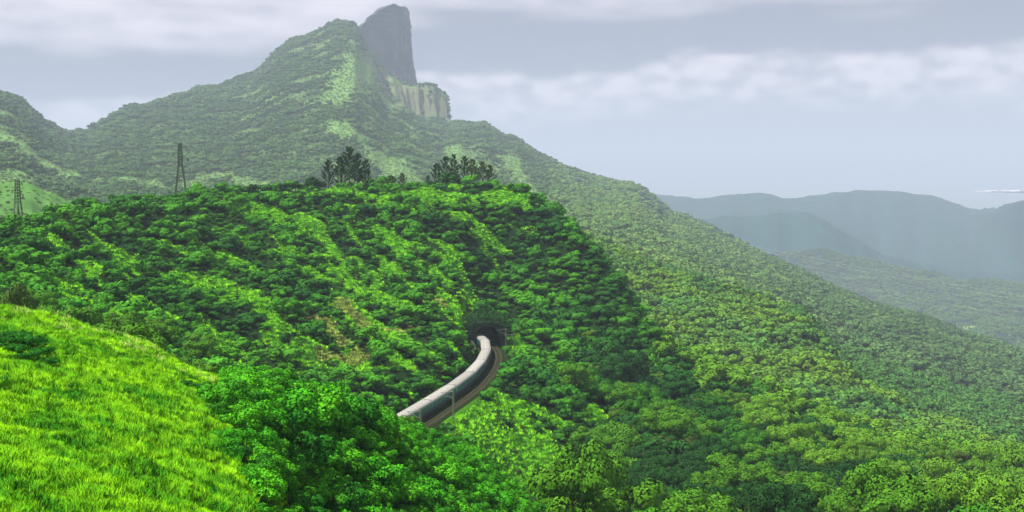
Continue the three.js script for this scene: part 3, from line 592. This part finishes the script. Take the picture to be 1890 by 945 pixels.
for (const [side, label] of [[0, 'railway track under the train curving into the tunnel'], [4.3, 'empty brown ballasted track on the outer side of the train']]) {
  const o = new THREE.Group(); o.name = numbered('railway_track'); scene.add(o); tag(o, label, 'railway track', null, 'structure');
  mesh('ballast', sweep([[-2.3, -0.5], [-1.5, 0], [1.5, 0], [2.3, -0.5]].map(([u, v]) => [u, v]), side, 10, PORTAL_S + 32), ballastM, o);
  for (const e of [-0.84, 0.84]) mesh('rail', sweep([[e - 0.05, 0.06], [e - 0.05, 0.22], [e + 0.05, 0.22], [e + 0.05, 0.06]], side, 10, PORTAL_S + 32), railM, o);
  const sl = [];
  for (let i = 12; i < PORTAL_S + 30; i += 1) { const { p, t, n } = along(i); sl.push(new THREE.BoxGeometry(2.6, 0.12, 0.26).rotateY(Math.atan2(t.x, t.z)).translate(p.x + n.x * side, CAM_Y + RAIL_Y + 0.03, p.z + n.z * side)); }
  mesh('sleepers', mergeGeometries(sl), sleeperM, o).userData.kind = 'stuff';
}
{
  // coaches: a teal body, a dark lower side, a silver arched roof
  const LEN = 22.6, PITCH = 23.4, STEP = TRACK_LEN / 400;
  const ex = (pts, len) => { const s = new THREE.Shape(); pts.forEach(([x, y], i) => (i ? s.lineTo(x, y) : s.moveTo(x, y))); return new THREE.ExtrudeGeometry(s, { depth: len, bevelEnabled: true, bevelSize: 0.06, bevelThickness: 0.06, bevelSegments: 2, steps: 1 }).translate(0, 0, -len / 2); };
  const roofPts = [[-1.6, 3.2], [1.6, 3.2]]; for (let k = 0; k <= 10; k++) { const t = (k / 10) * Math.PI; roofPts.push([1.62 * Math.sign(Math.cos(t)) * Math.abs(Math.cos(t)) ** 0.75, 3.32 + 0.68 * Math.sin(t) ** 0.8]); }
  const bodyG = ex([[-1.5, 1.0], [1.5, 1.0], [1.6, 1.3], [1.6, 2.05], [-1.6, 2.05], [-1.6, 1.3]], LEN), bandG = ex([[-1.6, 2.06], [1.6, 2.06], [1.6, 3.18], [-1.6, 3.18]], LEN), roofG = ex(roofPts, LEN - 0.1);
  const win = [], vents = [], bog = [], joint = [];
  for (let k = 0; k < 11; k++) for (const s of [-1, 1]) win.push(new THREE.BoxGeometry(0.06, 0.62, 1.05).translate(s * 1.665, 2.62, -8.4 + k * 1.68));
  for (let k = 0; k < 9; k++) { vents.push(new THREE.CylinderGeometry(0.16, 0.22, 0.18, 10).translate(-0.5, 4.05, -9 + k * 2.25), new THREE.CylinderGeometry(0.16, 0.22, 0.18, 10).translate(0.5, 4.05, -8 + k * 2.25)); }
  for (let k = 0; k < 12; k++) joint.push(new THREE.BoxGeometry(2.9, 0.05, 0.07).translate(0, 3.985, -10.4 + k * 1.9));
  for (const s of [-1, 1]) { bog.push(new THREE.BoxGeometry(0.16, 0.3, 2.9).translate(s * 1.05, 0.72, 0)); for (const w of [-1.35, 1.35]) bog.push(new THREE.CylinderGeometry(0.46, 0.46, 0.13, 18).rotateZ(Math.PI / 2).translate(s * 0.84, 0.68, w)); }
  bog.push(new THREE.BoxGeometry(2.2, 0.25, 0.5).translate(0, 0.85, 0));
  const winG = mergeGeometries(win), ventG = mergeGeometries(vents), bogG = mergeGeometries(bog), jointG = mergeGeometries(joint), doorG = new THREE.BoxGeometry(0.05, 1.95, 0.85), equipG = mergeGeometries([new THREE.BoxGeometry(2.3, 0.55, 3.2).translate(0, 0.68, 1.6), new THREE.BoxGeometry(2.1, 0.5, 2.0).translate(0, 0.72, -2.6)]), gangG = new THREE.BoxGeometry(1.3, 2.2, 0.36).translate(0, 2.2, 0);
  const streaksMap = (() => { const S = 256, px = new Uint8Array(S * S * 4), r = rng(3); for (let y = 0; y < S; y++) for (let x = 0; x < S; x++) { const q = 215 + 40 * fbm(x / 30, y / 7, 4) + 10 * (r() - 0.5); px.set([clamp(q, 0, 255), clamp(q - 2, 0, 255), clamp(q - 8, 0, 255), 255], (y * S + x) * 4); } const t = new THREE.DataTexture(px, S, S); t.wrapS = t.wrapT = THREE.RepeatWrapping; t.repeat.set(0.13, 0.13); t.magFilter = THREE.LinearFilter; t.colorSpace = THREE.SRGBColorSpace; t.needsUpdate = true; return t; })();
  const roofMs = [0.36, 0.43, 0.40, 0.47].map((v) => mat(v, v * 0.99, v * 0.93, 0.6, { map: streaksMap })), low = mat(0.014, 0.035, 0.05, 0.55), teal = mat(0.035, 0.20, 0.16, 0.5), glass = mat(0.006, 0.012, 0.014, 0.2), black = mat(0.015, 0.015, 0.016, 0.8), grey = mat(0.25, 0.25, 0.24, 0.6);
  const train = base('passenger_train', trackS[200].x, CAM_Y + RAIL_Y, trackS[200].z);
  tag(train, 'passenger train with silver roofs and teal coaches curving out of the tunnel', 'train');
  const posAt = (s) => track.getPointAt(clamp(s / TRACK_LEN, 0, 1));
  const end = PORTAL_S * STEP + 14;
  for (let k = 0; k < 9; k++) {
    const s1 = end - k * PITCH, s0 = s1 - LEN;
    if (s0 < 6) break;
    const A = posAt(s0 + 3), B = posAt(s1 - 3), c = new THREE.Group();
    c.name = 'coach'; c.position.set((A.x + B.x) / 2 - train.position.x, 0.05, (A.z + B.z) / 2 - train.position.z); c.rotation.y = Math.atan2(B.x - A.x, B.z - A.z);
    train.add(c);
    mesh('lower_side', bodyG, low, c); mesh('upper_side', bandG, teal, c); mesh('roof', roofG, roofMs[k % 4], c);
    mesh('windows', winG, glass, c).userData.kind = 'stuff'; mesh('roof_vents', ventG, grey, c).userData.kind = 'stuff'; mesh('roof_seams', jointG, grey, c).userData.kind = 'stuff';
    for (const z of [-7.6, 7.6]) { const b = mesh('bogie', bogG, black, c); b.position.z = z; }
    for (const z of [-10.4, 10.4]) for (const s of [-1, 1]) { const d = mesh('door', doorG, low, c); d.position.set(s * 1.67, 2.05, z); }
    mesh('underframe', equipG, black, c); mesh('gangway', gangG, black, c).position.z = LEN / 2 + 0.24;
  }
}
{
  // tunnel mouth
  const { p, t, n } = along(PORTAL_S), turn = Math.atan2(-t.x, -t.z), o = base('tunnel_portal', p.x + n.x * 2.3, CAM_Y + RAIL_Y - 0.4, p.z + n.z * 2.3, turn);
  tag(o, 'dark arched railway tunnel mouth in a mossy stone wall at the foot of the hill', 'tunnel');
  const stone = new THREE.MeshStandardMaterial({ color: new THREE.Color(0.03, 0.045, 0.02), roughness: 1, map: grain, bumpMap: grain, bumpScale: 0.1 }), soot = mat(0.02, 0.02, 0.018);
  const arch = (w, h) => { const q = new THREE.Path(); q.moveTo(-w, 0); q.lineTo(w, 0); q.lineTo(w, h - w * 0.78); q.bezierCurveTo(w, h - w * 0.2, w * 0.5, h, 0, h); q.bezierCurveTo(-w * 0.5, h, -w, h - w * 0.2, -w, h - w * 0.78); q.lineTo(-w, 0); return q; };
  const s = new THREE.Shape(); s.moveTo(-7.2, -0.5); s.lineTo(7.2, -0.5); s.lineTo(7.2, 8.4); s.lineTo(4.5, 9.4); s.lineTo(-4.5, 9.4); s.lineTo(-7.2, 8.4); s.lineTo(-7.2, -0.5); s.holes.push(arch(4.4, 7.6));
  mesh('headwall', new THREE.ExtrudeGeometry(s, { depth: 1.2, bevelEnabled: false, curveSegments: 20 }).translate(0, 0, -1.2), stone, o);
  const ring = new THREE.Shape(arch(4.9, 8.1).getPoints(20)); ring.holes.push(arch(4.4, 7.59));
  mesh('arch_ring', new THREE.ExtrudeGeometry(ring, { depth: 0.25, bevelEnabled: false, curveSegments: 20 }).translate(0, 0.03, 0.003), stone, o);
  const bore = new THREE.Shape(arch(4.9, 8.05).getPoints(20)); bore.holes.push(arch(4.45, 7.65));
  mesh('lining', new THREE.ExtrudeGeometry(bore, { depth: 22, bevelEnabled: false, curveSegments: 20 }).translate(0, -0.02, -23.2), soot, o);
  mesh('end_wall', new THREE.BoxGeometry(11, 9, 0.4).translate(0, 4, -23.5), soot, o);
  const L = []; for (let i = 0; i < 9; i++) L.push({ x: -6.6 + i * 1.65, y: 9.0 - Math.abs(i - 4) * 0.28, z: -0.2, r: 1.15 + 0.35 * ((i * 7) % 3) / 2 });
  L.push({ x: -6.6, y: 7.6, z: 0, r: 1.3 }, { x: -6.9, y: 4.6, z: 0.1, r: 1.2 }, { x: 6.7, y: 7.2, z: 0, r: 1.2 }, { x: 6.9, y: 4.4, z: 0.1, r: 1.3 }, { x: -7.2, y: 2, z: 0.1, r: 1.1 });
  const rr = rng(77);
  for (let z = -1; z > -25; z -= 1.9) for (let x = -7.4; x < 7.6; x += 1.9) L.push({ x: x + rr() * 0.8, y: 8.9 + 0.9 * rr() + (z < -2 ? 0.8 : 0) - Math.abs(x) * 0.1, z: z + rr() * 0.6, r: 1.2 + 0.7 * rr() });
  for (let i = 0; i < 9; i++) L.push({ x: -5 + i * 1.25 + rr(), y: 8.3 + 0.9 * rr() - Math.abs(i - 4) * 0.16, z: 0.15, r: 0.5 + 0.5 * rr() });
  mesh('ivy', foliage(207, L, 7000, 0.26, { low: -0.8, jitter: 0.7 }), TINTS.dark, o);
  // wall that holds back the cutting on the inner side
  const wall = mesh('retaining_wall', sweep([[-3.9, -0.5], [-4.1, 2.6], [-3.5, 2.6], [-3.4, -0.5]], 0, PORTAL_S - 34, PORTAL_S - 1), new THREE.MeshStandardMaterial({ color: new THREE.Color(0.05, 0.06, 0.022), roughness: 1, map: grain }));
  tag(wall, 'low brown retaining wall beside the train at the tunnel mouth', 'wall');
}
{
  const steel = mat(0.12, 0.19, 0.11, 0.7), clay = mat(0.20, 0.10, 0.06, 0.4);
  const pole = mergeGeometries([-1, 1].flatMap((s) => [new THREE.BoxGeometry(0.12, 7.6, 0.12).translate(s * 0.17, 3.8, -0.17), new THREE.BoxGeometry(0.12, 7.6, 0.12).translate(s * 0.17, 3.8, 0.17)]).concat(Array.from({ length: 14 }, (_, k) => new THREE.BoxGeometry(0.5, 0.06, 0.40).rotateZ(k % 2 ? 0.7 : -0.7).translate(0, 0.4 + k * 0.53, 0))));
  const bar = (a, b, r) => new THREE.CylinderGeometry(r, r, Math.hypot(b[0] - a[0], b[1] - a[1], b[2] - a[2]), 8).translate(0, 0, 0).applyQuaternion(new THREE.Quaternion().setFromUnitVectors(UP, new THREE.Vector3(b[0] - a[0], b[1] - a[1], b[2] - a[2]).normalize())).translate((a[0] + b[0]) / 2, (a[1] + b[1]) / 2, (a[2] + b[2]) / 2);
  const arm = mergeGeometries([bar([0, 7.2, 0], [-3.4, 6.9, 0], 0.06), bar([0, 5.4, 0], [-3.4, 6.9, 0], 0.06), bar([-1.2, 5.95, 0], [-3.0, 5.6, 0], 0.045)]);
  const ins = mergeGeometries([bar([-0.25, 7.2, 0], [-0.7, 7.14, 0], 0.13), bar([-0.25, 5.5, 0], [-0.6, 5.7, 0], 0.13)]);
  const at = (px, side) => { let best = 0, bd = 9e9; for (let i = 40; i < PORTAL_S; i++) { const { p, n } = along(i), q = Math.abs(Math.atan2(p.x + n.x * side, -(p.z + n.z * side)) - colAz(px)); if (q < bd) { bd = q; best = i; } } return best; };
  [[at(773, 8.0), 8.0, 'overhead line mast at the near end of the train, leftmost of the four'], [at(835, 8.0), 8.0, 'overhead line mast standing against the dark side of the middle coaches'], [PORTAL_S - 6, 8.4, 'overhead line mast beside the tunnel mouth, behind the clearing'], [PORTAL_S - 24, 10.0, 'overhead line mast right of the tunnel, rightmost of the four']].forEach(([i, side, label]) => {
    const { p, t, n } = along(i), o = base('overhead_line_mast', p.x + n.x * side, CAM_Y + RAIL_Y - 0.4, p.z + n.z * side, Math.atan2(-t.x, -t.z));
    tag(o, label, 'mast', 'overhead line masts along the railway');
    mesh('pole', pole, steel, o); mesh('arm', arm, steel, o); mesh('insulator', ins, clay, o);
  });
}

// ---------------------------------------------------------------- power line towers and cables
{
  const steel = mat(0.085, 0.125, 0.065, 0.8);
  const strut = (a, b, r) => new THREE.BoxGeometry(r, Math.hypot(b[0] - a[0], b[1] - a[1], b[2] - a[2]), r).applyQuaternion(new THREE.Quaternion().setFromUnitVectors(UP, new THREE.Vector3(b[0] - a[0], b[1] - a[1], b[2] - a[2]).normalize())).translate((a[0] + b[0]) / 2, (a[1] + b[1]) / 2, (a[2] + b[2]) / 2);
  const body = [], braces = [], legs = [[], [], [], []], W0 = 2.7, W1 = 0.85, H1 = 14, H2 = 24;
  [[-1, -1], [1, -1], [1, 1], [-1, 1]].forEach(([sx, sz], i) => { legs[i].push(strut([sx * W0, -1, sz * W0 * 0.5], [sx * W1, H1, sz * W1], 0.42)); body.push(strut([sx * W1, H1, sz * W1], [sx * 0.55, H2, sz * 0.55], 0.36)); });
  for (let k = 0; k < 8; k++) { const y0 = H1 + k * 1.25, y1 = y0 + 1.25, q = W1 - k * 0.04; for (const s of [-1, 1]) { body.push(strut([-q, y0, s * q], [q, y1, s * q], 0.16), strut([q, y0, s * q], [-q, y1, s * q], 0.16), strut([s * q, y0, -q], [s * q, y1, q], 0.16)); } }
  for (let k = 1; k < 4; k++) { const t = k / 4, w = lerp(W0, W1, t), z = lerp(W0 * 0.5, W1, t), y = lerp(-1, H1, t); for (const s of [-1, 1]) braces.push(strut([-w, y, s * z], [w, y, s * z], 0.10)); }
  const G = mergeGeometries(body), LG = legs.map((l) => mergeGeometries(l));
  const armG = (x, y) => mergeGeometries([strut([0, y, 0.3], [x, y + 0.2, 0], 0.16), strut([0, y, -0.3], [x, y + 0.2, 0], 0.16), strut([0, y + 1.2, 0], [x, y + 0.2, 0], 0.14)]);
  const insG = (x, y) => mergeGeometries(Array.from({ length: 6 }, (_, k) => new THREE.CylinderGeometry(0.42, 0.42, 0.14, 10).translate(x, y - 0.15 - k * 0.22, 0)));
  [[333, 22, 1, 0.1, 'tall narrow lattice power tower rising above the crest of the wooded hill'], [31, 12, 0.78, 1.2, 'small lattice power tower above the bushes at the left edge']].forEach(([px, behindCrest, s, turn, label]) => {
    const a = colAz(px), d = LINES[5].d(a) + behindCrest, x = Math.sin(a) * d, z = -Math.cos(a) * d, o = base('power_tower', x, CAM_Y + ground(x, z), z, turn);
    o.scale.setScalar(s); tag(o, label, 'power tower', 'lattice power towers behind the hill crest');
    mesh('shaft', G, steel, o); braces.forEach((g) => mesh('brace', g, steel, o)); LG.forEach((g) => mesh('leg', g, steel, o));
    for (const [ax, ay] of [[2.6, 22.6], [-3.0, 19.4], [3.1, 17.6]]) { const m = mesh('arm', armG(ax, ay), steel, o); mesh('insulator', insG(ax, ay + 0.2), steel, m); }
  });
  const wire = mat(0.62, 0.66, 0.62, 0.5);
  [[[1380, 452], [1850, 541]], [[1400, 462], [1850, 548]], [[1430, 478], [1850, 559]], [[1450, 490], [1850, 570]], [[1480, 505], [1850, 580]], [[1500, 515], [1850, 589]]].forEach(([A, B], k) => {
    const P = ([px, py], d) => { const [a, s] = ray(px, py); return new THREE.Vector3(Math.sin(a) * d, CAM_Y + s * d, -Math.cos(a) * d); };
    const a = P(A, 3650), b = P(B, 3180), e = b.clone().sub(a).multiplyScalar(0.5).add(b), mid = a.clone().lerp(b, 0.5); mid.y -= 3;
    tag(mesh('power_cable', new THREE.TubeGeometry(new THREE.CatmullRomCurve3([a, mid, b, e]), 40, 0.085, 5), wire), ['uppermost', 'second', 'third', 'fourth', 'fifth', 'lowest'][k] + ' of six thin pale power cables crossing the hazy valley', 'power cable', 'power cables across the valley');
  });
}

// ---------------------------------------------------------------- trees standing on the hill top
{
  function feather(seed, n, lean) {                        // upswept feathery crown around a leader, base at 0, height 1
    const r = rng(seed), P = [], K = [], idx = [], v = new THREE.Vector3(), side = new THREE.Vector3();
    const NB = 46, per = Math.round(n / NB);
    for (let j = 0; j < NB; j++) {
      const h0 = 0.16 + 0.80 * ((j + r()) / NB), ph = j * 2.4 + r() * 1.2, len = 0.34 * Math.pow(Math.max(0.04, 1 - h0), 0.62) * (0.5 + 0.75 * r()), rise = 0.5 + 0.7 * r(), tone = 0.75 + 0.5 * r();
      for (let i = 0; i < per; i++) {
        const t = 0.25 + 0.75 * Math.sqrt(r()), w0 = 0.030 * (1.2 - t), x = Math.cos(ph) * len * t + (r() - 0.5) * w0 * 2, z = Math.sin(ph) * len * t + (r() - 0.5) * w0 * 2, y = h0 + len * t * rise + (r() - 0.5) * w0 * 2;
        v.set(Math.cos(ph) * 0.7 + (r() - 0.5) * 1.1, 0.6 + 0.7 * (r() - 0.3), Math.sin(ph) * 0.7 + (r() - 0.5) * 1.1).normalize();
        side.set(r() - 0.5, r() - 0.5, r() - 0.5).cross(v).normalize();
        const l = 0.042 * (0.6 + 0.8 * r()), w = 0.011, at = P.length / 3;
        P.push(x - side.x * w, y - side.y * w, z - side.z * w, x + side.x * w, y + side.y * w, z + side.z * w, x + v.x * l, y + v.y * l, z + v.z * l);
        const q = tone * (0.8 + 0.4 * r()); for (let k = 0; k < 3; k++) K.push(q, q, q); idx.push(at, at + 1, at + 2);
      }
    }
    const g = new THREE.BufferGeometry();
    g.setAttribute('position', new THREE.Float32BufferAttribute(P, 3)); g.setAttribute('color', new THREE.Float32BufferAttribute(K, 3)); g.setIndex(idx); g.computeVertexNormals(); return g;
  }
  const feathers = [1, 2, 3].map((s) => feather(s * 61, 3600)), trunk = new THREE.CylinderGeometry(0.004, 0.014, 0.95, 7).translate(0, 0.46, 0);
  const darkF = leafMat(0.02924, 0.1032, 0.01032), oliveF = leafMat(0.086, 0.1462, 0.01032), limbs = (() => { const p = [trunk]; for (let i = 0; i < 8; i++) p.push(new THREE.CylinderGeometry(0.0015, 0.004, 0.2, 5).translate(0, 0.1, 0).rotateZ(0.85).rotateY(i * 2.4).translate(0, 0.22 + i * 0.08, 0)); return mergeGeometries(p); })();
  function hilltop(px, py, back, wide, m, label, k) {       // py: row of the tip
    const a = colAz(px), d = LINES[5].d(a) + back, x = Math.sin(a) * d, z = -Math.cos(a) * d, y = ground(x, z), tall = ray(px, py)[1] * d - y, o = base('feathery_tree', x, CAM_Y + y - 0.1, z, k * 1.3);
    tag(o, label, 'tree', 'feathery trees on the hill top');
    mesh('trunk', limbs, bark, o).scale.setScalar(tall); mesh('crown', feathers[k % 3], m, o).scale.set(tall * wide * 0.78, tall * 0.97, tall * wide * 0.78);
  }
  const HT = [[606, 292, 2, 1.0, 0, 'dark feathery tree at the left of the tall hilltop clump'], [628, 287, -4, 1.15, 0, 'dark feathery tree second from left in the tall hilltop clump'], [645, 268, -2, 1.1, 0, 'tallest dark pointed tree on the hill top, left of the meadow'], [660, 280, 1, 1.2, 0, 'broad dark feathery tree just right of the tallest hilltop tree'], [676, 292, -3, 0.9, 0, 'dark narrow tree at the right end of the tall hilltop clump'],
    [722, 322, 4, 1.7, 1, 'low olive feathery tree in the middle of the hilltop meadow'], [742, 318, 3, 1.4, 1, 'thin olive feathery tree right of the low one on the meadow'], [705, 330, 5, 1.6, 1, 'low pale olive tree at the left of the hilltop meadow'], [790, 322, 0, 1.2, 0, 'small dark feathery tree leftmost of the right hilltop clump'], [806, 300, 0, 1.15, 0, 'feathery dark tree second in the right hilltop clump'], [822, 287, 2, 1.1, 0, 'tall dark feathery tree left of the gap in the right hilltop clump'], [838, 283, 1, 1.0, 0, 'tallest feathery tree of the right hilltop clump'],
    [858, 286, 2, 1.05, 0, 'dark feathery tree right of the gap in the right hilltop clump'], [872, 292, 0, 1.2, 1, 'broad olive feathery tree in the right hilltop clump'], [890, 296, 2, 1.35, 1, 'olive feathery tree second from right on the hill top'], [904, 302, 1, 1.2, 1, 'olive feathery tree at the right end of the hill top']];
  HT.forEach(([px, py, b, w, o, label], k) => hilltop(px, py, b, w, o ? oliveF : darkF, label, k));
  [[466, 338, 2.3, 1.7, 'round dark tree standing alone on the crest left of the hilltop clump'], [522, 338, 2.6, 1.0, 'first of three dome shaped dark trees left of the hilltop clump'], [545, 334, 3.2, 1.0, 'second of three dome shaped dark trees left of the hilltop clump'], [575, 326, 3.8, 1.1, 'largest dome shaped dark tree next to the hilltop clump'], [590, 335, 2.8, 1.0, 'dark bushy tree at the foot of the hilltop clump'], [945, 340, 1.6, 1.0, 'small dark bush at the right end of the hilltop meadow'], [968, 350, 1.6, 1.0, 'small round bush where the hill top starts to fall away']].forEach(([px, py, s, sy, label], k) => {
    const a = colAz(px), d = LINES[5].d(a) - 2, x = Math.sin(a) * d, z = -Math.cos(a) * d, y = ground(x, z), o = base('round_tree', x, CAM_Y + Math.max(y, ray(px, py)[1] * d - s * 1.45 * sy), z, k);
    tag(o, label, 'tree', 'round trees on the hill top');
    mesh('trunk', trunkG, bark, o).scale.setScalar(s); mesh('crown', nearTrees[k % 5], TINTS.dark, o).scale.set(s, s * sy, s);
  });
}
{
  const a = colAz(14), d = 205, x = Math.sin(a) * d, z = -Math.cos(a) * d, o = base('olive_tree', x, CAM_Y + ground(x, z), z);
  tag(o, 'thin olive coloured tree at the left edge behind the grassy crest', 'tree');
  mesh('trunk', trunkG, bark, o).scale.set(4, 7, 4); mesh('crown', nearTrees[2], TINTS.olive, o).scale.set(3.2, 5.6, 3.2);
}
renderer.render(scene, camera);
